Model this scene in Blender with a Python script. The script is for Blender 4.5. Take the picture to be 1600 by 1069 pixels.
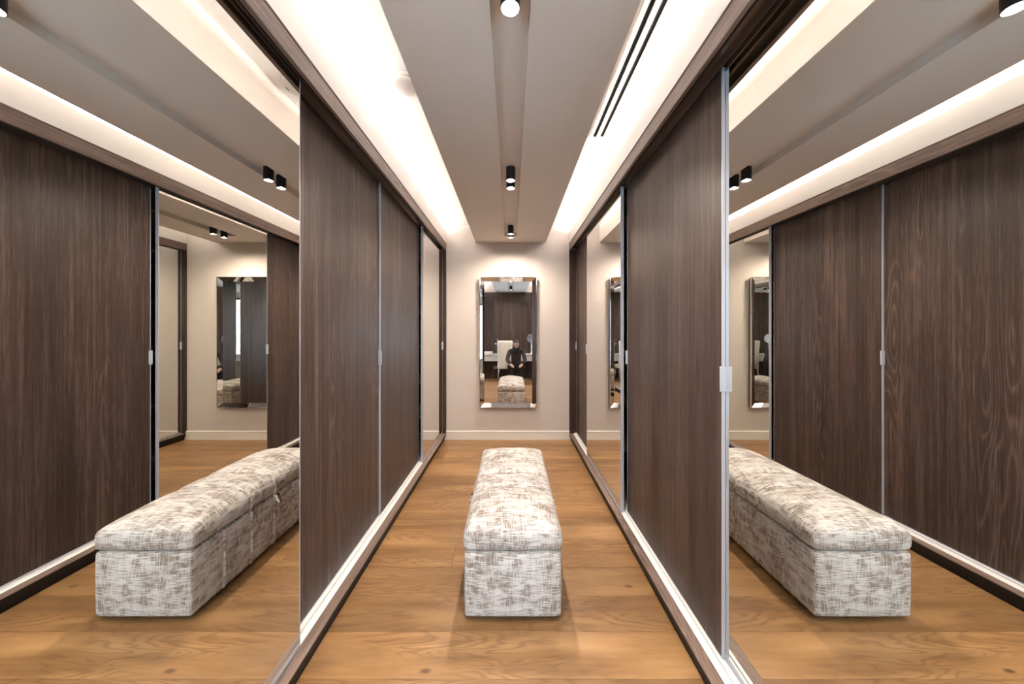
import bpy, bmesh, math, random
from mathutils import Vector, Matrix
random.seed(7)
S = bpy.context.scene
C = S.collection
for o in list(bpy.data.objects):
    bpy.data.objects.remove(o)

# ------------------------------------------------------------------ camera
F_PX, VPX, VPY = 533.0, 798.5, 517.0
cam_d = bpy.data.cameras.new('camera')
cam_d.sensor_fit = 'HORIZONTAL'; cam_d.sensor_width = 36.0
cam_d.lens = F_PX / 1600.0 * 36.0
cam_d.shift_x = (800.0 - VPX) / 1600.0
cam_d.shift_y = (VPY - 534.5) / 1600.0
cam_d.clip_start = 0.02
cam = bpy.data.objects.new('camera', cam_d); C.objects.link(cam)
cam.location = (0, 0, 1.45); cam.rotation_euler = (math.pi / 2, 0, 0)
S.camera = cam

# ------------------------------------------------------------------ room numbers (metres)
YB, YF = 4.55, -1.42            # far wall, vanity wall behind the camera
YC = 0.25                       # where the wardrobes start
AL, AR = 0.862, 0.774           # wardrobe front edge, left / right
XW = 2.25                       # side walls of the vanity end
ZS, ZC = 2.627, 2.86            # soffit underside, upper ceiling
SXL, SXR = -0.470, 0.463        # soffit sides
FRONT, MID, REAR = 0.047, 0.092, 0.105   # door lanes behind the wardrobe front edge
DAY = (0.62, 0.80, 1.0)
COVE_W, SPOT_W, SKY = 54.0, 54.0, 22.0

# ------------------------------------------------------------------ world, lights, exposure
w = bpy.data.worlds.new('daylight'); S.world = w; w.use_nodes = True
bg = w.node_tree.nodes['Background']; bg.inputs[0].default_value = (*DAY, 1); bg.inputs[1].default_value = SKY

def area(name, loc, rot, sx, sy, power, col, portal=False):
    d = bpy.data.lights.new(name, 'AREA'); d.shape = 'RECTANGLE'; d.size = sx; d.size_y = sy
    d.energy = power; d.color = col
    if portal: d.cycles.is_portal = True
    o = bpy.data.objects.new(name, d); C.objects.link(o); o.location = loc; o.rotation_euler = rot
    return o
WINDOWS = [(-2.10, -1.15), (1.15, 2.10)]
for x0, x1 in WINDOWS:
    area('window_daylight', ((x0 + x1) / 2, YF - 0.02, 1.40), (math.pi / 2, 0, math.pi), x1 - x0, 2.1, 0, DAY, True)
for s, a in ((-1, AL), (1, AR)):     # LED strips lying in the coves above the wardrobes
    area('cove_led_light', (s * (a + 0.110), (YF + YB) / 2, 2.757), (math.pi, s * math.radians(-30), 0), 0.03, YB - YF - 0.12, COVE_W, (1.0, 0.955, 0.925))

vs = S.view_settings
vs.view_transform = 'Standard'; vs.look = 'None'; vs.gamma = 1.0; vs.use_curve_mapping = False
vs.exposure = -0.14
S.cycles.max_bounces = 14; S.cycles.glossy_bounces = 10; S.cycles.diffuse_bounces = 5
S.cycles.transparent_max_bounces = 12
S.cycles.sample_clamp_indirect = 40.0
S.cycles.caustics_reflective = True
S.cycles.use_denoising = True

# ------------------------------------------------------------------ materials
def nodes(name):
    m = bpy.data.materials.new(name); m.use_nodes = True
    nt = m.node_tree
    return m, nt, nt.nodes['Principled BSDF']
def N(nt, t, **kw):
    n = nt.nodes.new(t)
    for k, v in kw.items(): setattr(n, k, v)
    return n
def L(nt, a, b): nt.links.new(a, b)
def ramp(nt, fac, stops):
    r = N(nt, 'ShaderNodeValToRGB'); e = r.color_ramp.elements
    while len(e) < len(stops): e.new(0.5)
    for k, (p, c) in enumerate(stops):
        e[k].position = p; e[k].color = (*c, 1)
    L(nt, fac, r.inputs[0]); return r.outputs[0]
def math_(nt, op, a, b=None, c=None):
    n = N(nt, 'ShaderNodeMath', operation=op)
    for k, v in enumerate((a, b, c)):
        if v is None: continue
        if isinstance(v, (int, float)): n.inputs[k].default_value = v
        else: L(nt, v, n.inputs[k])
    return n.outputs[0]
def mixc(nt, fac, a, b, mode='MIX'):
    n = N(nt, 'ShaderNodeMix', data_type='RGBA', blend_type=mode)
    for k, v in ((0, fac), (6, a), (7, b)):
        if isinstance(v, (int, float)): n.inputs[k].default_value = v
        elif isinstance(v, tuple): n.inputs[k].default_value = (*v, 1)
        else: L(nt, v, n.inputs[k])
    return n.outputs[2]
def noise(nt, vec, scale, sc=(1, 1, 1), detail=3, rough=0.5, dist=0.0):
    mp = N(nt, 'ShaderNodeMapping'); mp.inputs['Scale'].default_value = sc
    L(nt, vec, mp.inputs[0])
    n = N(nt, 'ShaderNodeTexNoise'); n.inputs['Scale'].default_value = scale
    n.inputs['Detail'].default_value = detail; n.inputs['Roughness'].default_value = rough
    n.inputs['Distortion'].default_value = dist
    L(nt, mp.outputs[0], n.inputs['Vector']); return n.outputs[0]
def coords(nt, spread=0.0):
    tc = N(nt, 'ShaderNodeTexCoord'); v = tc.outputs['Object']
    if spread:
        oi = N(nt, 'ShaderNodeObjectInfo')
        cmb = N(nt, 'ShaderNodeCombineXYZ')
        L(nt, math_(nt, 'MULTIPLY', oi.outputs['Random'], spread), cmb.inputs[0])
        L(nt, math_(nt, 'MULTIPLY', oi.outputs['Random'], spread * 1.7), cmb.inputs[1])
        L(nt, math_(nt, 'MULTIPLY', oi.outputs['Random'], spread * 0.6), cmb.inputs[2])
        ad = N(nt, 'ShaderNodeVectorMath', operation='ADD'); L(nt, v, ad.inputs[0]); L(nt, cmb.outputs[0], ad.inputs[1])
        v = ad.outputs[0]
    return v
def plain(name, col, rough=0.5, metal=0.0, emit=None, es=0.0, spec=0.5):
    m, nt, b = nodes(name)
    b.inputs['Base Color'].default_value = (*col, 1); b.inputs['Roughness'].default_value = rough
    b.inputs['Metallic'].default_value = metal
    b.inputs['Specular IOR Level'].default_value = spec
    if emit:
        b.inputs['Emission Color'].default_value = (*emit, 1); b.inputs['Emission Strength'].default_value = es
    return m
def paint(name, col, bump=0.03, rough=0.7):
    m, nt, b = nodes(name); v = coords(nt)
    n = noise(nt, v, 1.6, detail=5)
    L(nt, mixc(nt, n, tuple(c * 0.96 for c in col), tuple(min(1, c * 1.03) for c in col)), b.inputs['Base Color'])
    b.inputs['Roughness'].default_value = rough
    f = noise(nt, v, 160, detail=2)
    bp = N(nt, 'ShaderNodeBump'); bp.inputs['Strength'].default_value = bump; bp.inputs['Distance'].default_value = 0.002
    L(nt, f, bp.inputs['Height']); L(nt, bp.outputs[0], b.inputs['Normal'])
    return m
def veneer(name, dark, mid, light, axis='Z', rough=0.43, spread=6.0):
    """dark stained oak veneer, the grain running along one axis"""
    m, nt, b = nodes(name); v = coords(nt, spread)
    def st(a, k): return tuple(a if 'XYZ'[i] != axis else k for i in range(3))
    broad = noise(nt, v, 1.0, st(9, 0.35), 4, 0.6)
    streak = noise(nt, v, 1.0, st(60, 1.1), 4, 0.65, 0.3)
    fine = noise(nt, v, 1.0, st(260, 7), 3, 0.6)
    cath = noise(nt, v, 1.0, st(5.5, 0.55), 2, 0.45)
    rings = math_(nt, 'SINE', math_(nt, 'MULTIPLY', cath, 150.0))
    rings = math_(nt, 'POWER', math_(nt, 'MULTIPLY_ADD', rings, 0.5, 0.5), 4.0)
    patch = noise(nt, v, 1.0, st(3.5, 0.3), 2)
    patch = N_smooth(nt, patch, 0.48, 0.66)
    h = math_(nt, 'ADD', math_(nt, 'MULTIPLY', broad, 0.28), math_(nt, 'MULTIPLY', streak, 0.38))
    h = math_(nt, 'ADD', h, math_(nt, 'MULTIPLY', fine, 0.34))
    h = math_(nt, 'ADD', h, math_(nt, 'MULTIPLY', math_(nt, 'MULTIPLY', rings, patch), 0.10))
    L(nt, ramp(nt, h, [(0.35, dark), (0.5, mid), (0.68, light)]), b.inputs['Base Color'])
    b.inputs['Roughness'].default_value = rough; b.inputs['Specular IOR Level'].default_value = 0.38
    bp = N(nt, 'ShaderNodeBump'); bp.inputs['Strength'].default_value = 0.12; bp.inputs['Distance'].default_value = 0.001
    L(nt, math_(nt, 'ADD', fine, streak), bp.inputs['Height']); L(nt, bp.outputs[0], b.inputs['Normal'])
    return m
def N_smooth(nt, x, lo, hi):
    n = N(nt, 'ShaderNodeMapRange', interpolation_type='SMOOTHSTEP')
    n.inputs['From Min'].default_value = lo; n.inputs['From Max'].default_value = hi
    L(nt, x, n.inputs['Value']); return n.outputs[0]
def oak(name):
    """honey oak floor plank, grain along X, knots and cathedral figure"""
    m, nt, b = nodes(name); v = coords(nt, 23.0)
    oi = N(nt, 'ShaderNodeObjectInfo')
    broad = noise(nt, v, 1.0, (1.2, 9.0, 1), 5, 0.62)
    fib = noise(nt, v, 1.0, (5.0, 150.0, 1), 3, 0.6)
    cath = noise(nt, v, 1.0, (0.9, 6.0, 1), 3, 0.5, 0.6)
    rings = math_(nt, 'SINE', math_(nt, 'MULTIPLY', cath, 120.0))
    rings = math_(nt, 'POWER', math_(nt, 'MULTIPLY_ADD', rings, 0.5, 0.5), 3.0)
    patch = N_smooth(nt, noise(nt, v, 1.0, (1.3, 4.0, 1), 2), 0.40, 0.58)
    rings = math_(nt, 'MULTIPLY', rings, patch)
    base = ramp(nt, broad, [(0.27, (0.165, 0.084, 0.033)), (0.47, (0.31, 0.168, 0.069)), (0.70, (0.47, 0.275, 0.125))])
    col = mixc(nt, math_(nt, 'MULTIPLY', rings, 0.62), base, (0.165, 0.080, 0.034))
    col = mixc(nt, math_(nt, 'MULTIPLY', fib, 0.34), col, (0.29, 0.135, 0.052))
    tone = math_(nt, 'MULTIPLY_ADD', oi.outputs['Random'], 0.26, 0.86)
    tc = N(nt, 'ShaderNodeCombineColor')
    for k in range(3): L(nt, tone, tc.inputs[k])
    col = mixc(nt, 1.0, col, tc.outputs[0], 'MULTIPLY')
    # dark smoky stains and knots
    stain = N_smooth(nt, noise(nt, v, 1.0, (1.1, 3.4, 1), 3, 0.55), 0.54, 0.74)
    col = mixc(nt, math_(nt, 'MULTIPLY', stain, 0.55), col, (0.135, 0.072, 0.040))
    vo = N(nt, 'ShaderNodeTexVoronoi'); vo.inputs['Scale'].default_value = 1.0
    mp = N(nt, 'ShaderNodeMapping'); mp.inputs['Scale'].default_value = (1.6, 3.4, 1); L(nt, v, mp.inputs[0]); L(nt, mp.outputs[0], vo.inputs['Vector'])
    knot = math_(nt, 'SUBTRACT', 1.0, N_smooth(nt, vo.outputs['Distance'], 0.015, 0.06))
    col = mixc(nt, math_(nt, 'MULTIPLY', knot, 0.75), col, (0.075, 0.036, 0.020))
    L(nt, col, b.inputs['Base Color'])
    b.inputs['Roughness'].default_value = 0.36
    b.inputs['Specular IOR Level'].default_value = 0.45
    bp = N(nt, 'ShaderNodeBump'); bp.inputs['Strength'].default_value = 0.10; bp.inputs['Distance'].default_value = 0.001
    L(nt, math_(nt, 'SUBTRACT', fib, rings), bp.inputs['Height']); L(nt, bp.outputs[0], b.inputs['Normal'])
    return m
def woven(name):
    """off-white upholstery with worn brown cross-hatch, read from metre-scaled UVs"""
    m, nt, b = nodes(name)
    v = N(nt, 'ShaderNodeUVMap').outputs[0]
    hs = noise(nt, v, 1.0, (16, 210, 1), 2, 0.55)
    vst = noise(nt, v, 1.0, (230, 15, 1), 2, 0.55)
    bh = noise(nt, v, 1.0, (9, 30, 1), 3, 0.6)
    bv = noise(nt, v, 1.0, (32, 8, 1), 3, 0.6)
    big = noise(nt, v, 1.0, (5, 6, 1), 2, 0.5)
    k = math_(nt, 'MULTIPLY_ADD', big, 0.18, -0.09)
    hh = N_smooth(nt, math_(nt, 'ADD', math_(nt, 'ADD', math_(nt, 'MULTIPLY', hs, 0.55), math_(nt, 'MULTIPLY', bh, 0.45)), k), 0.435, 0.55)
    vv = N_smooth(nt, math_(nt, 'ADD', math_(nt, 'ADD', math_(nt, 'MULTIPLY', vst, 0.55), math_(nt, 'MULTIPLY', bv, 0.45)), k), 0.44, 0.56)
    wear = math_(nt, 'ADD', math_(nt, 'MULTIPLY', math_(nt, 'MULTIPLY', hh, vv), 0.45), math_(nt, 'MULTIPLY', hh, 0.42))
    wear = math_(nt, 'ADD', wear, math_(nt, 'MULTIPLY', vv, 0.14))
    wear = math_(nt, 'MINIMUM', wear, 0.92)
    base = mixc(nt, big, (0.64, 0.61, 0.575), (0.70, 0.685, 0.665))
    L(nt, mixc(nt, wear, base, (0.21, 0.155, 0.122)), b.inputs['Base Color'])
    b.inputs['Roughness'].default_value = 0.85; b.inputs['Specular IOR Level'].default_value = 0.25
    b.inputs['Sheen Weight'].default_value = 0.1
    wv = noise(nt, v, 1.0, (420, 420, 1), 1)
    bp = N(nt, 'ShaderNodeBump'); bp.inputs['Strength'].default_value = 0.25; bp.inputs['Distance'].default_value = 0.002
    L(nt, math_(nt, 'ADD', wv, wear), bp.inputs['Height']); L(nt, bp.outputs[0], b.inputs['Normal'])
    return m
def clear_glass(name):
    m, nt, b = nodes(name); nt.nodes.remove(b)
    t = N(nt, 'ShaderNodeBsdfTransparent'); t.inputs[0].default_value = (0.93, 0.97, 0.97, 1)
    g = N(nt, 'ShaderNodeBsdfGlossy'); g.inputs['Roughness'].default_value = 0.0
    mx = N(nt, 'ShaderNodeMixShader'); mx.inputs[0].default_value = 0.06
    L(nt, t.outputs[0], mx.inputs[1]); L(nt, g.outputs[0], mx.inputs[2])
    L(nt, mx.outputs[0], nt.nodes['Material Output'].inputs[0]); return m

VD, VM, VL = (0.013, 0.0072, 0.0056), (0.050, 0.0295, 0.0225), (0.150, 0.098, 0.078)
M = dict(
    door=veneer('dark_oak_veneer', VD, VM, VL, 'Z'),
    fascia=veneer('oak_fascia', (0.08, 0.052, 0.041), (0.20, 0.138, 0.110), (0.33, 0.24, 0.197), 'Y'),
    kick=veneer('plinth_shade_black', (0.004, 0.003, 0.003), (0.009, 0.007, 0.006), (0.018, 0.013, 0.011), 'Y', 0.55),  # deep shade below the ledge is put into this near-black colour
    oak=oak('honey_oak'),
    fabric=woven('worn_woven_upholstery'),
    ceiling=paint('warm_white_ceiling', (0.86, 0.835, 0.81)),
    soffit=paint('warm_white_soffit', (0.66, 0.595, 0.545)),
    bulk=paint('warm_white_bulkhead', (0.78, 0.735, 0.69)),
    wall=paint('greige_wall', (0.58, 0.52, 0.475), 0.06),
    skirting=paint('white_skirting', (0.76, 0.72, 0.67), 0.0, 0.4),
    alu=plain('satin_aluminium', (0.46, 0.47, 0.52), 0.36, 0.15),
    track=plain('white_aluminium_track', (0.84, 0.83, 0.81), 0.35, 0.0),
    bronze=plain('bronze_track', (0.17, 0.135, 0.115), 0.20, 0.7),
    mirror=plain('mirror_silver', (0.83, 0.825, 0.79), 0.0, 1.0),
    mirror2=plain('bevelled_mirror_silver', (0.88, 0.88, 0.88), 0.0, 1.0),
    black=plain('black_metal', (0.008, 0.008, 0.009), 0.45),
    dark=plain('dark_gap', (0.015, 0.012, 0.011), 0.8),
    lens=plain('lamp_lens', (0.9, 0.9, 0.9), 0.3, 0, (1.0, 0.93, 0.88), 14.0),
    lamprim=plain('glowing_reflector', (0.85, 0.84, 0.82), 0.4, 0, (1.0, 0.95, 0.92), 0.8),  # emission stands in for lamp light on the reflector, which the beam misses
    led=plain('led_strip', (0.9, 0.9, 0.9), 0.5, 0, (1.0, 0.93, 0.86), 8.0),
    white=plain('white_plastic', (0.70, 0.68, 0.66), 0.4),
    slot=plain('slot_black', (0.006, 0.006, 0.006), 0.9),
    glass=clear_glass('window_glass'),
    carcass=plain('wardrobe_interior', (0.45, 0.41, 0.38), 0.6),
    chrome=plain('chrome', (0.85, 0.85, 0.87), 0.06, 1.0),
    cream=plain('cream_upholstery', (0.74, 0.70, 0.63), 0.75),
    desk=plain('pale_grey_lacquer', (0.55, 0.53, 0.51), 0.3),
)

# ------------------------------------------------------------------ mesh helpers
def add_box(bm, x0, x1, y0, y1, z0, z1):
    v = [bm.verts.new((x, y, z)) for x in (x0, x1) for y in (y0, y1) for z in (z0, z1)]
    for q in ((0, 1, 3, 2), (4, 6, 7, 5), (0, 4, 5, 1), (2, 3, 7, 6), (0, 2, 6, 4), (1, 5, 7, 3)):
        bm.faces.new([v[i] for i in q])
def link(name, bm, mat, parent=None, smooth=False):
    bmesh.ops.recalc_face_normals(bm, faces=bm.faces)
    me = bpy.data.meshes.new(name); bm.to_mesh(me); bm.free()
    if mat: me.materials.append(M[mat] if isinstance(mat, str) else mat)
    if smooth:
        for p in me.polygons: p.use_smooth = True
    o = bpy.data.objects.new(name, me); C.objects.link(o)
    if parent: o.parent = parent
    return o
def boxes(name, lst, mat, parent=None, bevel=0.0):
    """one part made of plain or slightly eased boards; parent sits at the origin so coordinates are the room's"""
    bm = bmesh.new()
    for b in lst: add_box(bm, min(b[0], b[1]), max(b[0], b[1]), b[2], b[3], b[4], b[5])
    if bevel:
        bmesh.ops.bevel(bm, geom=list(bm.edges), offset=bevel, segments=2, profile=0.6, affect='EDGES')
    return link(name, bm, mat, parent)
def lathe(bm, prof, cx, cy, seg=24, z=0.0, axis='Z'):
    rings = []
    for r, h in prof:
        ring = []
        for k in range(seg):
            a = 2 * math.pi * k / seg
            p = (r * math.cos(a), r * math.sin(a), h)
            if axis == 'Y': p = (p[0], p[2], p[1])
            ring.append(bm.verts.new((cx + p[0], cy + p[1], z + p[2])))
        rings.append(ring)
    for a, b in zip(rings, rings[1:]):
        for k in range(seg):
            bm.faces.new((a[k], a[(k + 1) % seg], b[(k + 1) % seg], b[k]))
    if prof[0][0] > 1e-5: bm.faces.new(rings[0])
    if prof[-1][0] > 1e-5: bm.faces.new(rings[-1])
    return rings
def tube(bm, pts, r, seg=8):
    rings = []
    for i, p in enumerate(pts):
        p = Vector(p); d = (Vector(pts[min(i + 1, len(pts) - 1)]) - Vector(pts[max(i - 1, 0)])).normalized()
        u = d.orthogonal().normalized(); v = d.cross(u)
        rr = r[i] if isinstance(r, (list, tuple)) else r
        rings.append([bm.verts.new(p + rr * (math.cos(2 * math.pi * k / seg) * u + math.sin(2 * math.pi * k / seg) * v)) for k in range(seg)])
    for a, b in zip(rings, rings[1:]):
        # align to the closest start vertex so tubes do not twist
        off = min(range(seg), key=lambda q: (a[0].co - b[q].co).length)
        for k in range(seg):
            bm.faces.new((a[k], a[(k + 1) % seg], b[(k + 1 + off) % seg], b[(k + off) % seg]))
    bm.faces.new(rings[0]); bm.faces.new(rings[-1])
def empty(name, loc=(0, 0, 0)):
    o = bpy.data.objects.new(name, None); C.objects.link(o); o.location = loc; o.empty_display_size = 0.1
    return o
def tag(o, label=None, cat=None, group=None, kind=None):
    if label: o['label'] = label
    if cat: o['category'] = cat
    if group: o['group'] = group
    if kind: o['kind'] = kind
    return o
def struct(o, label=None): return tag(o, label, kind='structure')
def grid_box(xs, ys, zs):
    """closed box surface over coordinate lists, verts shared along edges"""
    bm = bmesh.new(); V = {}
    nx, ny, nz = len(xs) - 1, len(ys) - 1, len(zs) - 1
    def g(i, j, k):
        if (i, j, k) not in V: V[(i, j, k)] = bm.verts.new((xs[i], ys[j], zs[k]))
        return V[(i, j, k)]
    for i in range(nx):
        for j in range(ny):
            for k in (0, nz): bm.faces.new((g(i, j, k), g(i + 1, j, k), g(i + 1, j + 1, k), g(i, j + 1, k)))
    for i in range(nx):
        for k in range(nz):
            for j in (0, ny): bm.faces.new((g(i, j, k), g(i + 1, j, k), g(i + 1, j, k + 1), g(i, j, k + 1)))
    for j in range(ny):
        for k in range(nz):
            for i in (0, nx): bm.faces.new((g(i, j, k), g(i, j + 1, k), g(i, j + 1, k + 1), g(i, j, k + 1)))
    return bm
def round_box(bm, c, h, r):
    c = Vector(c)
    for v in bm.verts:
        p = v.co - c
        q = Vector([max(-h[i] + r, min(h[i] - r, p[i])) for i in range(3)])
        d = p - q
        if d.length > 1e-9: v.co = c + q + d.normalized() * r
def spread(a, b, n, edge=0.0, m=3):
    """n even steps with m extra lines inside each rounded end"""
    if not edge: return [a + (b - a) * k / n for k in range(n + 1)]
    e = [edge * (1 - math.cos(math.pi / 2 * k / m)) for k in range(m)]
    mid = [a + edge + (b - a - 2 * edge) * k / n for k in range(n + 1)]
    return [a + t for t in e] + mid + [b - t for t in reversed(e)]
def metre_uv(o):
    me = o.data; uv = me.uv_layers.new(name='UVMap')
    for p in me.polygons:
        n = p.normal; ax = max(range(3), key=lambda i: abs(n[i]) * (1.25 if i == 2 else 1.0))
        for li in p.loop_indices:
            c = me.vertices[me.loops[li].vertex_index].co
            uv.data[li].uv = ((c.x, c.y + 5.0) if ax == 2 else (c.x + 3.0, c.z) if ax == 1 else (c.y + 9.0, c.z))

# ------------------------------------------------------------------ floor
fl = boxes('floor', [(-XW, XW, YF, YB, -0.06, -0.014)], 'dark')
struct(fl, 'honey oak plank floor running across the aisle')
PW = 0.2235
k0 = int(math.floor((YF - 1.644) / PW)); y = 1.644 + k0 * PW; r = 0
while y < YB:
    ya, yb = max(y, YF), min(y + PW, YB)
    if yb - ya > 0.01:
        if y < YC: xa, xb = -XW + 0.005, XW - 0.005
        else: xa, xb = -AL - 0.05, AR + 0.05
        ln = 2.35; st = [xa]; off = (r * 0.83 + 0.35) % ln
        xx = -XW + off
        while xx < xb - 0.12:
            if xx > xa + 0.12 and (y < YC or r % 4 == 0): st.append(xx)
            xx += ln
        st.append(xb)
        for p, q in zip(st, st[1:]):
            bm = bmesh.new(); add_box(bm, p + 0.0006, q - 0.0006, ya + 0.0007, yb - 0.0007, -0.014, 0.0)
            bmesh.ops.bevel(bm, geom=[e for e in bm.edges if all(v.co.z > -0.001 for v in e.verts)], offset=0.0011, segments=1, affect='EDGES')
            link('plank', bm, 'oak', fl)
    y += PW; r += 1

# ------------------------------------------------------------------ walls
wb = boxes('wall_back', [(-XW, XW, YB, YB + 0.12, 0, ZC + 0.1)], 'wall'); struct(wb, 'plain greige end wall behind the bevelled mirror')
# skirting along the end wall: a board with a small rounded cap line
bm = bmesh.new()
prof = [(0, 0), (-0.014, 0), (-0.014, 0.098), (-0.017, 0.101), (-0.017, 0.108), (-0.012, 0.116), (-0.006, 0.119), (0, 0.119)]
for xa, xb in ((-AL - 0.02, AR + 0.02),):
    A = [bm.verts.new((xa, YB + p[0], p[1])) for p in prof]; B = [bm.verts.new((xb, YB + p[0], p[1])) for p in prof]
    for k in range(len(prof)): bm.faces.new((A[k], A[(k + 1) % len(prof)], B[(k + 1) % len(prof)], B[k]))
    bm.faces.new(A); bm.faces.new(B)
struct(link('baseboard_back', bm, 'skirting'), 'white moulded skirting board along the end wall')
for s, nm, a in ((-1, 'left', AL), (1, 'right', AR)):
    o = boxes('wall_' + nm, [(s * XW, s * (XW + 0.1), YF - 0.1, YB + 0.12, 0, ZC + 0.1),
                             (s * (a + 0.705), s * XW, YC, YC + 0.08, 0, ZC)], 'wall')
    struct(o, 'greige side wall at the vanity end, %s of the aisle' % nm)
    # plaster bulkhead above the wardrobe with the lighting trough behind its lip
    u = boxes('wall_upper_' + nm, [(s * a, s * (a + 0.018), YF, YB, 2.61, 2.768),
                                   (s * (a + 0.018), s * (a + 0.26), YF, YB, 2.61, 2.735),
                                   (s * (a + 0.26), s * (a + 0.28), YF, YB, 2.61, ZC)], 'bulk')
    struct(u, 'cream plaster bulkhead with hidden light trough above the %s wardrobe' % nm)
# vanity end wall: plaster around the windows, dark boards in the middle
(xa0, xa1), (xb0, xb1) = WINDOWS
ZW0, ZW1 = 0.35, 2.45
wf = boxes('wall_front', [(-XW, xa0, YF - 0.1, YF, 0, ZC), (xa1, xb0, YF - 0.1, YF, 0, ZC), (xb1, XW, YF - 0.1, YF, 0, ZC),
                          (xa0, xa1, YF - 0.1, YF, 0, ZW0), (xa0, xa1, YF - 0.1, YF, ZW1, ZC),
                          (xb0, xb1, YF - 0.1, YF, 0, ZW0), (xb0, xb1, YF - 0.1, YF, ZW1, ZC)], 'wall')
struct(wf, 'dark timber clad wall behind the vanity desk, seen in the end mirror')
NB = 8; bw = (xb0 - xa1 - 0.06) / NB
for k in range(NB):
    x = xa1 + 0.03 + k * bw
    boxes('board', [(x + 0.0015, x + bw - 0.0015, YF, YF + 0.018, 0.0, ZS)], 'door', wf, 0.0015)
for k, (x0, x1) in enumerate(WINDOWS):
    wn = boxes('window_%d' % (k + 1), [(x0, x0 + 0.05, YF - 0.07, YF - 0.02, ZW0, ZW1), (x1 - 0.05, x1, YF - 0.07, YF - 0.02, ZW0, ZW1),
               (x0, x1, YF - 0.07, YF - 0.02, ZW0, ZW0 + 0.05), (x0, x1, YF - 0.07, YF - 0.02, ZW1 - 0.05, ZW1),
               ((x0 + x1) / 2 - 0.02, (x0 + x1) / 2 + 0.02, YF - 0.07, YF - 0.02, ZW0, ZW1)], 'black')
    struct(wn, 'tall daylight window beside the vanity desk')
    xm = (x0 + x1) / 2
    for p, q in ((x0 + 0.05, xm - 0.02), (xm + 0.02, x1 - 0.05)):
        boxes('pane', [(p, q, YF - 0.048, YF - 0.042, ZW0 + 0.05, ZW1 - 0.05)], 'glass', wn)

# ------------------------------------------------------------------ ceiling
ce = boxes('ceiling', [(-XW, XW, YF - 0.1, YB + 0.12, ZC, ZC + 0.1)], 'ceiling'); struct(ce, 'white upper ceiling glowing in the coves')
GX0, GX1, GY1, GZ = -0.0765, 0.070, 4.24, ZS + 0.045
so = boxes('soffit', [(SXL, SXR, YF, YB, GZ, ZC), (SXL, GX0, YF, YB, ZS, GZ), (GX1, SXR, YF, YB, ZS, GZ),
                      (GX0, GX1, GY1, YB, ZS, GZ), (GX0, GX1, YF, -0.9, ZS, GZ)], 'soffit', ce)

# ------------------------------------------------------------------ wardrobes
def handle(par, s, x, y, d, z=1.252):
    """bent aluminium finger pull clipped over a door edge; d = +1 when the door lies on the +Y side of the edge"""
    bm = bmesh.new()
    yy = sorted((y - d * 0.004, y + d * 0.014))
    add_box(bm, min(x, x - s * 0.003), max(x, x - s * 0.003), yy[0], yy[1], z - 0.051, z + 0.051)
    y2 = sorted((y - d * 0.0042, y - d * 0.001))
    add_box(bm, min(x - s * 0.012, x + s * 0.014), max(x - s * 0.012, x + s * 0.014), y2[0], y2[1], z - 0.051, z + 0.051)
    bmesh.ops.bevel(bm, geom=list(bm.edges), offset=0.0007, segments=1, affect='EDGES')
    h = link('handle', bm, 'alu', par); h['label'] = 'aluminium finger pull'
    return h
def wood_door(wr, s, a, lane, y0, y1, label, pulls):
    x = s * (a + lane); t = 0.011; z0, z1 = 0.108, 2.531
    d = boxes('sliding_door', [(x, x + s * t, y0 + 0.004, y1 - 0.004, z0, z1)], 'door', wr, 0.0008)
    d['label'] = label
    for yy in (y0, y1 - 0.0045):
        boxes('edge_profile', [(x - s * 0.001, x + s * (t + 0.001), yy, yy + 0.0045, z0, z1)], 'alu', d)
    for yy, dr in pulls: handle(d, s, x, yy, dr)
    return d
def mirror_door(wr, s, a, lane, y0, y1, label, pulls):
    x = s * (a + lane); t = 0.023; z1 = 2.531; z0 = 0.092 if lane == FRONT else 0.108
    d = boxes('mirror_door', [(x + s * 0.0045, x + s * t, y0 + 0.004, y1 - 0.004, z0, z1)], 'carcass', wr)
    d['label'] = label
    boxes('mirror_pane', [(x, x + s * 0.004, y0 + 0.004, y1 - 0.004, z0 + 0.018, z1 - 0.014)], 'mirror', d)
    boxes('bottom_rail', [(x - s * 0.001, x + s * 0.004, y0 + 0.004, y1 - 0.004, z0, z0 + 0.018)], 'alu', d)
    boxes('top_rail', [(x - s * 0.001, x + s * 0.004, y0 + 0.004, y1 - 0.004, z1 - 0.014, z1)], 'bronze', d)
    for yy in (y0, y1 - 0.004):
        boxes('edge_profile', [(x - s * 0.0005, x + s * t, yy, yy + 0.004, z0, z1)], 'alu', d)
    for yy, dr in pulls: handle(d, s, x, yy, dr)
    return d
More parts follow.
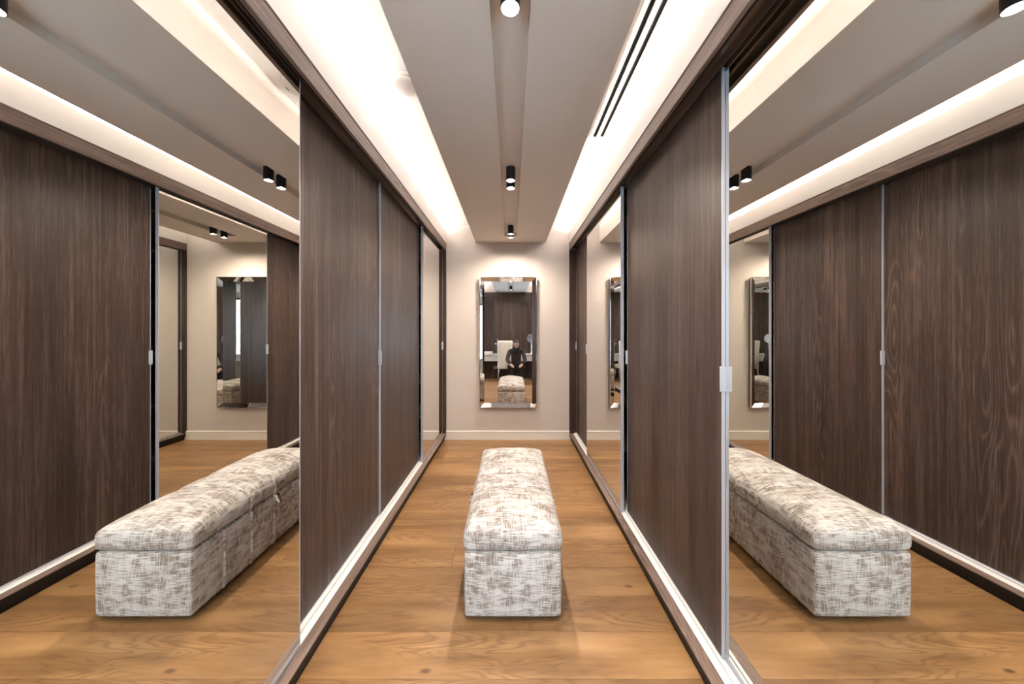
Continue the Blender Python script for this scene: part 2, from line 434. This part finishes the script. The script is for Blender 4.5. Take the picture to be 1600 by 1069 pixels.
def wardrobe(s, a, name_side):
    wr = empty('wardrobe')
    X = lambda o: s * (a + o)
    y0, y1 = YC, YB
    boxes('carcass', [(X(0.685), X(0.705), y0, y1, 0, 2.61), (X(0.02), X(0.685), y0 + 0.03, y1 - 0.03, 2.555, 2.61),
                      (X(0.133), X(0.685), y0 + 0.03, y1 - 0.03, 0.06, 0.08)], 'carcass', wr)
    for ya in (y0, y1 - 0.03):
        boxes('end_panel', [(X(0.001), X(0.685), ya, ya + 0.03, 0.0 if ya == y0 else 0.088, 2.52)], 'door', wr)
    boxes('plinth', [(X(0.0235), X(0.045), y0, y1, 0.0, 0.062)], 'kick', wr)
    boxes('ledge', [(X(0.0), X(0.050), y0, y1, 0.081, 0.088)], 'fascia', wr, 0.0015)
    boxes('apron', [(X(0.004), X(0.045), y0, y1, 0.050, 0.081)], 'kick', wr)  # ledge front, its shade painted in with the near-black veneer
    bt = boxes('bottom_track', [(X(0.050), X(0.069), y0 + 0.03, y1 - 0.03, 0.06, 0.0895), (X(0.069), X(0.131), y0 + 0.03, y1 - 0.03, 0.06, 0.100)], 'track', wr, 0.001)
    for o in (0.0745, 0.1025, 0.1285):
        boxes('rib', [(X(o), X(o + 0.0018), y0 + 0.03, y1 - 0.03, 0.100, 0.1055)], 'alu', bt)
    boxes('fascia', [(X(0.0), X(0.018), y0, y1, 2.52, 2.604)], 'fascia', wr, 0.0012)
    boxes('fascia_cap', [(X(-0.0035), X(0.018), y0, y1, 2.604, 2.61)], 'fascia', wr)
    tt = boxes('top_track', [(X(0.018), X(0.133), y0 + 0.03, y1 - 0.03, 2.538, 2.555)], 'bronze', wr)
    for o in (0.024, 0.0765, 0.1023, 0.1285):
        boxes('rib', [(X(o), X(o + 0.0025), y0 + 0.03, y1 - 0.03, 2.514, 2.538)], 'bronze', tt)
    for z in (0.46, 0.86, 1.26, 1.66, 2.06, 2.36):
        boxes('shelf', [(X(0.16), X(0.685), y0 + 0.03, y1 - 0.03, z, z + 0.02)], 'carcass', wr)
    return wr
wl = wardrobe(-1, AL, 'left')
tag(wl, 'built-in dark oak wardrobe along the left, two oak doors between two mirror doors', 'wardrobe', 'sliding wardrobes lining the aisle')
mirror_door(wl, -1, AL, FRONT, 0.335, 1.4704, 'large mirror sliding door nearest the camera on the left', [])
wood_door(wl, -1, AL, REAR, 1.40, 2.55, 'dark oak sliding door next to the large left mirror', [])
wood_door(wl, -1, AL, MID, 2.490, 3.520, 'dark oak sliding door between oak door and far mirror', [(2.490, 1)])
mirror_door(wl, -1, AL, FRONT, 3.524, 4.518, 'narrow mirror sliding door beside the end wall', [(4.514, -1)])
wr_ = wardrobe(1, AR, 'right')
tag(wr_, 'built-in dark oak wardrobe along the right, with bluish aluminium door edges', 'wardrobe', 'sliding wardrobes lining the aisle')
mirror_door(wr_, 1, AR, REAR, 0.30, 1.430, 'large mirror sliding door nearest the camera on the right', [])
wood_door(wr_, 1, AR, MID, 1.398, 2.540, 'dark oak sliding door between two mirror doors', [(1.398, 1), (2.540, -1)])
mirror_door(wr_, 1, AR, FRONT, 2.553, 3.690, 'mirror sliding door further down the right side', [(3.690, -1)])
wood_door(wr_, 1, AR, MID, 3.55, 4.518, 'dark oak sliding door beside the end wall', [(4.514, -1)])

# LED strips in the coves
for s, a, nm in ((-1, AL, 'left'), (1, AR, 'right')):
    o = boxes('led_strip', [(s * (a + 0.095), s * (a + 0.125), YF + 0.06, YB - 0.06, 2.735, 2.743)], 'led')
    tag(o, 'glowing light strip hidden in the cove above the %s wardrobe' % nm, 'light strip', 'cove light strips')

# ------------------------------------------------------------------ upholstered bench
BX, BY0, BY1 = 0.0095, 1.690, 2.870
HX = 0.242; HY = (BY1 - BY0) / 2; BC = (BY0 + BY1) / 2
seams = [BY0 + (BY1 - BY0) * k / 6 for k in range(1, 6)]
def with_seams(lst, ss, wd=0.010):
    out = set(lst)
    for q in ss:
        out = {v for v in out if abs(v - q) > wd * 1.15}
        out |= {q + wd * f for f in (-1, -0.65, -0.4, -0.2, 0, 0.2, 0.4, 0.65, 1)}
    return sorted(out)
bench = empty('ottoman_bench', (BX, BC, 0))
tag(bench, 'long upholstered storage bench in worn off-white and brown fabric, middle of the aisle', 'bench')
# body
z0, z1 = 0.026, 0.352
bm = grid_box(spread(-HX, HX, 12, 0.022), [v - BC for v in with_seams(spread(BY0, BY1, 40, 0.022), seams)], spread(z0, z1, 12, 0.018))
round_box(bm, (0, 0, (z0 + z1) / 2), (HX, HY, (z1 - z0) / 2), 0.018)
rng = random.Random(3)
for v in bm.verts:
    p = v.co; yy = p.y + BC
    fz = max(0.0, 1 - ((p.z - (z0 + z1) / 2) / ((z1 - z0) / 2)) ** 4)
    if abs(p.x) > HX - 0.019:
        d = min(abs(yy - q) for q in seams)
        fy = max(0.0, 1 - (abs(p.y) / HY) ** 8)
        p.x += math.copysign(0.007 * fz * fy * (1 - math.exp(-(d / 0.03) ** 2)) - 0.011 * math.exp(-(d / 0.0035) ** 2) * fy, p.x)
    if abs(p.y) > HY - 0.019:
        fx = max(0.0, 1 - (p.x / HX) ** 4)
        p.y += math.copysign(0.010 * fz * fx, p.y)
        p.y += 0.0025 * math.sin(p.x * 31 + p.z * 17) * fz * fx
    # slight taper: the box is a touch narrower at its foot
    t = (z1 - p.z) / (z1 - z0)
    p.x *= 1 - 0.016 * max(0, t - 0.55)
body = link('body', bm, 'fabric', bench, True); metre_uv(body)
# padded lid
lz0, lz1 = 0.355, 0.455
LX, LY = 0.2465, HY + 0.004
lseams = [2.075, 2.285]
bm = grid_box(spread(-LX, LX, 16, 0.036, 4), [v - BC for v in with_seams(spread(BY0 - 0.004, BY1 + 0.004, 44, 0.036, 4), lseams)], spread(lz0, lz1, 5, 0.03, 4))
round_box(bm, (0, 0, (lz0 + lz1) / 2), (LX, LY, (lz1 - lz0) / 2), 0.030)
for v in bm.verts:
    p = v.co; yy = p.y + BC
    t = max(0.0, (p.z - (lz0 + 0.03)) / (lz1 - lz0 - 0.03))
    fx = max(0.0, 1 - (abs(p.x) / LX) ** 2.6); fy = max(0.0, 1 - (abs(p.y) / LY) ** 7)
    d = min(abs(yy - q) for q in lseams)
    crown = 0.058 * fx ** 0.8 * fy
    crown += 0.003 * math.sin(p.x * 23 + p.y * 9) * fx * fy + 0.003 * math.sin(p.y * 27 - p.x * 11) * fx * fy
    groove = (0.014 * math.exp(-(d / 0.030) ** 2) + 0.018 * math.exp(-(d / 0.0045) ** 2)) * (0.5 + 0.5 * fx)
    p.z += t * (crown - groove * (fy > 0.3))
    # soft side bulge, tucked in at the bottom edge
    if abs(p.x) > LX - 0.03: p.x += math.copysign(0.005 * (1 - abs(2 * (p.z - lz0) / (lz1 - lz0) - 1)) - 0.005 * math.exp(-(d / 0.012) ** 2) - 0.008 * math.exp(-(d / 0.0035) ** 2), p.x)
    if abs(p.y) > LY - 0.03 and abs(p.x) < LX - 0.02: p.y += math.copysign(0.007 * math.cos(p.x / LX * 1.4) + 0.002 * math.sin(p.x * 40), p.y)
lid = link('lid', bm, 'fabric', bench, True); metre_uv(lid)
# pull loop at the middle of the left side
bm = bmesh.new()
xs = -HX - 0.008
path = [(xs, -0.016, 0.372), (xs - 0.010, -0.017, 0.352), (xs - 0.020, -0.010, 0.325), (xs - 0.020, 0.000, 0.312),
        (xs - 0.016, 0.010, 0.325), (xs - 0.006, 0.016, 0.352), (xs, 0.016, 0.372)]
A = [bm.verts.new(p) for p in path]; B = [bm.verts.new((p[0] - 0.024, p[1], p[2] - 0.003)) for p in path]
for v in A + B: v.co.z -= 0.012
for k in range(len(path) - 1): bm.faces.new((A[k], A[k + 1], B[k + 1], B[k]))
bmesh.ops.solidify(bm, geom=list(bm.faces), thickness=0.003)
st = link('pull_loop', bm, 'fabric', bench, True); metre_uv(st)
for sx in (-1, 1):
    for sy in (-1, 1):
        bm = bmesh.new(); lathe(bm, [(0.022, 0), (0.026, 0.028)], sx * (HX - 0.07), sy * (HY - 0.09), 14); link('foot', bm, 'black', bench, True)
boxes('base_board', [(-HX + 0.04, HX - 0.04, -HY + 0.04, HY - 0.04, 0.014, 0.028)], 'dark', bench)

# ------------------------------------------------------------------ bevelled wall mirror
mx0, mx1, mz0, mz1, myo, myi = -0.4086, 0.3327, 0.439, 2.1576, 4.488, 4.513
BW = 0.055
wm = empty('wall_mirror', ((mx0 + mx1) / 2, YB, mz0))
tag(wm, 'tall rectangular wall mirror with angled mirror border on the end wall', 'mirror')
ox, oy, oz = -(mx0 + mx1) / 2, -YB, -mz0
def wmpart(name, verts, faces, mat):
    bm = bmesh.new(); V = [bm.verts.new((x + ox, y + oy, z + oz)) for x, y, z in verts]
    for f in faces: bm.faces.new([V[i] for i in f])
    return link(name, bm, mat, wm)
def wmbox(name, x0, x1, y0, y1, z0, z1, mat): return boxes(name, [(x0 + ox, x1 + ox, y0 + oy, y1 + oy, z0 + oz, z1 + oz)], mat, wm)
wmbox('backing', mx0 + 0.006, mx1 - 0.006, myi + 0.006, YB - 0.001, mz0 + 0.006, mz1 - 0.006, 'black')
wmbox('glass', mx0 + BW, mx1 - BW, myi, myi + 0.004, mz0 + BW, mz1 - BW, 'mirror2')
O = [(mx0, mz0), (mx1, mz0), (mx1, mz1), (mx0, mz1)]; I = [(mx0 + BW, mz0 + BW), (mx1 - BW, mz0 + BW), (mx1 - BW, mz1 - BW), (mx0 + BW, mz1 - BW)]
for k in range(4):
    j = (k + 1) % 4
    vv = [(O[k][0], myo, O[k][1]), (O[j][0], myo, O[j][1]), (I[j][0], myi, I[j][1]), (I[k][0], myi, I[k][1]),
          (O[k][0], myi + 0.005, O[k][1]), (O[j][0], myi + 0.005, O[j][1]), (I[j][0], myi + 0.005, I[j][1]), (I[k][0], myi + 0.005, I[k][1])]
    wmpart('bevel_strip', vv, [(0, 1, 2, 3), (7, 6, 5, 4), (0, 4, 5, 1), (1, 5, 6, 2), (2, 6, 7, 3), (3, 7, 4, 0)], 'mirror2')
t_ = 0.0035
for nm, bxs in (('edge_bead', [(mx0 - t_, mx0 + 0.002, myo - 0.002, YB - 0.03, mz0 - t_, mz1 + t_)]), ('edge_bead', [(mx1 - 0.002, mx1 + t_, myo - 0.002, YB - 0.03, mz0 - t_, mz1 + t_)]),
                ('edge_bead', [(mx0, mx1, myo - 0.002, YB - 0.03, mz0 - t_, mz0 + 0.002)]), ('edge_bead', [(mx0, mx1, myo - 0.002, YB - 0.03, mz1 - 0.002, mz1 + t_)])):
    b = bxs[0]; wmbox(nm, *b, 'chrome')

# ------------------------------------------------------------------ downlights
LY_ = [-0.42, -0.28, 1.05, 1.19, 2.554, 2.694, 3.967, 4.117]
where = ['nearer of the pair behind the camera', 'second of the pair behind the camera', 'nearer of the pair straight above the camera',
         'at the top edge of the picture', 'nearer of the pair above the bench', 'farther of the pair above the bench',
         'nearer of the pair close to the end wall', 'last one, close to the end wall']
LX0, LR, LZ0 = -0.003, 0.034, 2.574
for k, yy in enumerate(LY_):
    d = empty('downlight', (LX0, yy, GZ))
    tag(d, 'black cylinder ceiling spotlight, ' + where[k], 'spotlight', 'black cylinder spotlights along the ceiling channel')
    dz = LZ0 - GZ
    bm = bmesh.new(); lathe(bm, [(LR * 0.55, -0.001), (LR, -0.001), (LR, dz), (LR - 0.0015, dz), (LR - 0.0020, dz + 0.024)], 0, 0, 28); body_ = link('housing', bm, 'black', d, True)
    md = body_.modifiers.new('edges', 'EDGE_SPLIT'); md.split_angle = math.radians(35)
    bm = bmesh.new(); R_ = lathe(bm, [(LR - 0.0022, dz + 0.0005), (LR - 0.006, dz + 0.008), (LR - 0.013, dz + 0.016), (LR - 0.013, dz + 0.018), (LR - 0.0022, dz + 0.010)], 0, 0, 28)
    for f in [f for f in bm.faces if len(f.verts) > 4]: bm.faces.remove(f)
    link('reflector', bm, 'lamprim', d, True)
    bm = bmesh.new(); lathe(bm, [(LR - 0.0135, dz + 0.019), (LR - 0.0135, dz + 0.016), (0.010, dz + 0.0145), (0.0, dz + 0.014)], 0, 0, 28); link('lens', bm, 'lens', d, True)
    ld = bpy.data.lights.new('downlight_beam', 'SPOT'); ld.energy = SPOT_W; ld.color = (1.0, 0.87, 0.74)
    ld.spot_size = math.radians(164); ld.spot_blend = 0.85; ld.shadow_soft_size = 0.006
    lo = bpy.data.objects.new('downlight_beam', ld); C.objects.link(lo); lo.parent = d; lo.location = (0, 0, dz + 0.0045)

# ------------------------------------------------------------------ ceiling fittings in the coves
sp = empty('ceiling_detector', (-0.607, 1.942, ZC))
tag(sp, 'round white ceiling detector in the glowing cove left of the soffit', 'detector')
bm = bmesh.new(); lathe(bm, [(0.060, -0.001), (0.102, -0.001), (0.104, -0.010), (0.100, -0.016), (0.088, -0.019)], 0, 0, 40); link('base_ring', bm, 'white', sp, True)
bm = bmesh.new(); lathe(bm, [(0.088, -0.018), (0.083, -0.026), (0.060, -0.032), (0.0, -0.034)], 0, 0, 40); link('cover', bm, 'white', sp, True)
boxes('indicator', [(0.060, 0.064, -0.012, 0.012, -0.034, -0.030)], 'slot', sp)
vx0, vx1, vy0, vy1 = 0.565, 0.690, 0.62, 2.475
vt = empty('slot_vent', ((vx0 + vx1) / 2, (vy0 + vy1) / 2, ZC))
tag(vt, 'long white linear air vent with two black slots in the cove right of the soffit', 'vent')
cx_, cy_ = (vx0 + vx1) / 2, (vy0 + vy1) / 2
s1, s2, sw = 0.602 - cx_, 0.652 - cx_, 0.0115
hx, hy = (vx1 - vx0) / 2, (vy1 - vy0) / 2
for x0, x1 in ((-hx, s1 - sw), (s1 + sw, s2 - sw), (s2 + sw, hx)):
    boxes('blade', [(x0, x1, -hy, hy, -0.012, -0.0005)], 'white', vt, 0.001)
for x in (s1, s2): boxes('slot', [(x - sw, x + sw, -hy + 0.012, hy - 0.012, -0.006, -0.0005)], 'slot', vt)
for ya, yb in ((-hy, -hy + 0.012), (hy - 0.012, hy)): boxes('end_cap', [(s1 - sw, s2 + sw, ya, yb, -0.0115, -0.0005)], 'white', vt)

# ------------------------------------------------------------------ vanity end, seen in the end mirror
dk = empty('vanity_desk', (0, YF + 0.27, 0)); tag(dk, 'pale grey floating vanity desk against dark timber wall, seen in end mirror', 'desk')
boxes('desk_top', [(-1.02, 1.02, -0.25, 0.235, 0.735, 0.765)], 'desk', dk, 0.003)
for k in range(3):
    x0 = -1.0 + k * 0.667
    dr = boxes('drawer', [(x0 + 0.003, x0 + 0.663, -0.22, 0.22, 0.565, 0.733)], 'desk', dk, 0.002)
    boxes('pull', [(x0 + 0.26, x0 + 0.406, 0.22, 0.226, 0.715, 0.727)], 'chrome', dr)
for x in (-1.02, 1.0): boxes('side_panel', [(x, x + 0.02, -0.25, 0.22, 0.0, 0.735)], 'desk', dk)
ch = empty('vanity_chair', (-0.17, -0.90, 0)); tag(ch, 'cream high-backed chair at the vanity desk, seen in end mirror', 'chair')
bm = grid_box(spread(-0.22, 0.22, 8, 0.05), spread(0.14, 0.23, 2, 0.03), spread(0.36, 1.17, 12, 0.05))
round_box(bm, (0, 0.185, 0.765), (0.22, 0.045, 0.405), 0.042)
for v in bm.verts:
    zt = (v.co.z - 0.36) / 0.81
    v.co.x *= 1 - 0.10 * math.sin(math.pi * max(0, min(1, (zt - 0.15) * 1.1))) + 0.03 * zt
    v.co.y += 0.07 * zt - 0.10 * (v.co.x / 0.22) ** 2 * 0.5
link('backrest', bm, 'cream', ch, True)
bm = grid_box(spread(-0.23, 0.23, 8, 0.04), spread(-0.26, 0.19, 8, 0.04), spread(0.36, 0.48, 2, 0.04))
round_box(bm, (0, -0.035, 0.42), (0.23, 0.225, 0.06), 0.045); link('seat', bm, 'cream', ch, True)
for sx in (-1, 1):
    for sy, ey in ((0.16, 0.22), (-0.20, -0.23)):
        bm = bmesh.new(); tube(bm, [(sx * 0.18, sy, 0.38), (sx * 0.205, ey, 0.0)], [0.018, 0.010], 10); link('leg', bm, 'chrome', ch, True)
# desk-top things
bx_ = boxes('jewellery_box', [(-0.79, -0.55, -1.22, -1.02, 0.766, 0.835)], 'white', None, 0.006)
tag(bx_, 'low white box on the vanity desk, seen in end mirror', 'box')
ts = empty('tabletop_stand', (-0.40, -1.10, 0.765)); tag(ts, 'slim chrome two-tier stand on the vanity desk, seen in end mirror', 'stand')
for nm, pr in (('base', [(0.06, 0), (0.06, 0.008), (0.012, 0.014)]), ('stem', [(0.007, 0.012), (0.007, 0.40)]),
               ('tray', [(0.02, 0.288), (0.085, 0.290), (0.09, 0.305), (0.086, 0.305), (0.08, 0.296), (0.02, 0.295)]), ('finial', [(0.006, 0.398), (0.015, 0.41), (0.012, 0.43), (0.0, 0.44)])):
    bm = bmesh.new(); lathe(bm, pr, 0, 0, 20); link(nm, bm, 'chrome', ts, True)
vm = empty('makeup_mirror', (0.60, -1.10, 0.765)); tag(vm, 'silver makeup mirror on a turned stand on the vanity desk, seen in end mirror', 'mirror')
bm = bmesh.new(); lathe(bm, [(0.085, 0), (0.085, 0.012), (0.03, 0.03), (0.012, 0.06), (0.022, 0.12), (0.012, 0.18), (0.024, 0.24), (0.012, 0.30), (0.010, 0.34)], 0, 0, 20); link('stand', bm, 'chrome', vm, True)
bm = bmesh.new(); lathe(bm, [(0.0, -0.012), (0.125, -0.012), (0.132, 0.0), (0.125, 0.012), (0.115, 0.008), (0.0, 0.006)], 0, 0, 32, 0.46, 'Y'); link('mirror_head', bm, 'chrome', vm, True)
ot = boxes('power_outlet', [(-0.525, -0.415, YF + 0.018, YF + 0.026, 0.285, 0.365)], 'white', None, 0.002)
tag(ot, 'white power outlet on the timber wall under the desk, seen in end mirror', 'outlet')
for q in (-0.497, -0.443):
    bm = bmesh.new(); lathe(bm, [(0.019, 0.0), (0.019, 0.0012), (0.016, 0.0012), (0.0, -0.004)], 0, 0, 18, 0, 'Y')
    o = link('socket', bm, 'dark', ot); o.location = (q, YF + 0.026, 0.325)

# ------------------------------------------------------------------ the photographer, reflected in the end mirror
PX, PY = 0.14, -0.34
pr = empty('person', (PX, PY, 0)); tag(pr, 'person in dark jacket and black trousers squatting behind the bench, reflected in the end mirror', 'person')
def skin(name, verts, edges, radii, mat, parent, root=0, sub=2):
    me = bpy.data.meshes.new(name); me.from_pydata([Vector(v) for v in verts], edges, [])
    me.materials.append(mat); o = bpy.data.objects.new(name, me); C.objects.link(o); o.parent = parent
    m = o.modifiers.new('skin', 'SKIN')
    for k, rr in enumerate(radii):
        sv = me.skin_vertices[0].data[k]; sv.radius = rr if isinstance(rr, tuple) else (rr, rr); sv.use_root = (k == root)
    m.use_smooth_shade = True; m.branch_smoothing = 0.6
    sb = o.modifiers.new('sub', 'SUBSURF'); sb.levels = sub; sb.render_levels = sub
    return o
cloth = plain('dark_clothing', (0.012, 0.012, 0.016), 0.85); jacket = plain('dark_brown_jacket', (0.035, 0.024, 0.024), 0.8)
skin_m = plain('skin', (0.45, 0.27, 0.19), 0.55); hair_m = plain('dark_hair', (0.018, 0.012, 0.010), 0.6)
# body: one continuous figure squatting, forearms on the knees
V = [(0, -0.17, 0.46), (0, -0.13, 0.62), (0, -0.04, 0.80), (0, 0.05, 0.93), (0, 0.09, 1.00)]
E = [(0, 1), (1, 2), (2, 3), (3, 4)]
R = [(0.15, 0.12), (0.135, 0.105), (0.155, 0.11), (0.105, 0.085), 0.055]
JV, JE, JR = list(V[:4]) + [(0, 0.075, 0.965)], list(E), [(0.165, 0.135), (0.150, 0.118), (0.170, 0.125), (0.120, 0.098), 0.072]
for e in (-1, 1):
    b0 = len(V); V += [(e * 0.175, 0.03, 0.90), (e * 0.245, 0.15, 0.66), (e * 0.150, 0.315, 0.575)]
    E += [(3, b0), (b0, b0 + 1), (b0 + 1, b0 + 2)]; R += [0.066, 0.048, 0.032]
    j0 = len(JV); JV += [(e * 0.177, 0.03, 0.898), (e * 0.247, 0.15, 0.66), (e * 0.170, 0.285, 0.588)]
    JE += [(3, j0), (j0, j0 + 1), (j0 + 1, j0 + 2)]; JR += [0.078, 0.060, 0.046]
    b0 = len(V); V += [(e * 0.10, -0.13, 0.42), (e * 0.185, 0.22, 0.50), (e * 0.14, -0.03, 0.09), (e * 0.16, 0.12, 0.036)]
    E += [(0, b0), (b0, b0 + 1), (b0 + 1, b0 + 2), (b0 + 2, b0 + 3)]; R += [0.092, 0.064, 0.043, 0.036]
skin('body', V, E, R, cloth, pr)
skin('jacket', JV, JE, JR, jacket, pr)
# head with nose, brow, chin and ears, bowed slightly forward
HC = Vector((0, 0.125, 1.085)); HR = Matrix.Rotation(math.radians(-12), 4, 'X')
def onhead(o):
    for v in o.data.vertices: v.co = HC + HR @ v.co
    return o
bm = bmesh.new(); bmesh.ops.create_uvsphere(bm, u_segments=28, v_segments=20, radius=1.0)
for v in bm.verts:
    x, y, z = v.co
    wx = 0.074 * (1 - 0.20 * max(0, -z)); v.co = Vector((x * wx, y * 0.092, z * 0.112))
    if y > 0.2 and z < -0.35: v.co.y += 0.012 * (1 - abs(x))                     # chin
    if y > 0.7:
        v.co.y += 0.020 * math.exp(-(x / 0.16) ** 2 - ((z + 0.10) / 0.20) ** 2)   # nose
        for e in (-1, 1): v.co.y -= 0.010 * math.exp(-((x - e * 0.36) / 0.16) ** 2 - ((z - 0.10) / 0.13) ** 2)   # eye sockets
        v.co.y -= 0.004 * math.exp(-(x / 0.3) ** 2 - ((z + 0.42) / 0.05) ** 2)    # mouth line
hd = onhead(link('head', bm, skin_m, pr, True))
for e in (-1, 1):
    bm = bmesh.new(); bmesh.ops.create_uvsphere(bm, u_segments=12, v_segments=8, radius=1.0)
    for v in bm.verts: v.co = Vector((e * 0.076 + v.co.x * 0.010, -0.008 + v.co.y * 0.018, v.co.z * 0.032))
    onhead(link('ear', bm, skin_m, hd, True))
    bm = bmesh.new(); bmesh.ops.create_uvsphere(bm, u_segments=10, v_segments=8, radius=0.011)
    for v in bm.verts: v.co += Vector((e * 0.027, 0.078, 0.011))
    onhead(link('eye', bm, hair_m, hd, True))
bm = bmesh.new(); bmesh.ops.create_uvsphere(bm, u_segments=28, v_segments=20, radius=1.0)
kill = [v for v in bm.verts if (v.co.y > 0.25 and v.co.z < 0.45) or v.co.z < -0.55]
bmesh.ops.delete(bm, geom=kill, context='VERTS')
for v in bm.verts: v.co = Vector((v.co.x * 0.083, v.co.y * 0.101 - 0.008, v.co.z * 0.122 + 0.005))
bmesh.ops.solidify(bm, geom=list(bm.faces), thickness=0.008)
onhead(link('hair', bm, hair_m, pr, True))
for e in (-1, 1):   # hands hanging over the knees
    W = Vector((e * 0.150, 0.315, 0.575)); D = Vector((-e * 0.45, 0.80, -0.40)).normalized(); SD = D.cross(Vector((0, 0, 1))).normalized()
    DN = Vector((0, 0, -1))
    hv = [W, W + D * 0.045, W + D * 0.080]; he = [(0, 1), (1, 2)]; hr = [0.026, (0.036, 0.020), (0.038, 0.016)]
    for off, ln in ((-0.027, 0.056), (-0.009, 0.068), (0.009, 0.072), (0.027, 0.062)):
        b0 = len(hv); P = W + D * 0.085 + SD * off
        hv += [P, P + D * ln * 0.5 + DN * ln * 0.22, P + D * ln * 0.78 + DN * ln * 0.62]
        he += [(2, b0), (b0, b0 + 1), (b0 + 1, b0 + 2)]; hr += [0.0095, 0.009, 0.0075]
    b0 = len(hv); T = W + D * 0.035 - SD * (-e) * 0.034
    hv += [T, T + D * 0.035 - SD * (-e) * 0.012 + DN * 0.012, T + D * 0.058 - SD * (-e) * 0.010 + DN * 0.028]
    he += [(1, b0), (b0, b0 + 1), (b0 + 1, b0 + 2)]; hr += [0.012, 0.010, 0.0085]
    skin('hand', hv, he, hr, skin_m, pr, 0, 1)
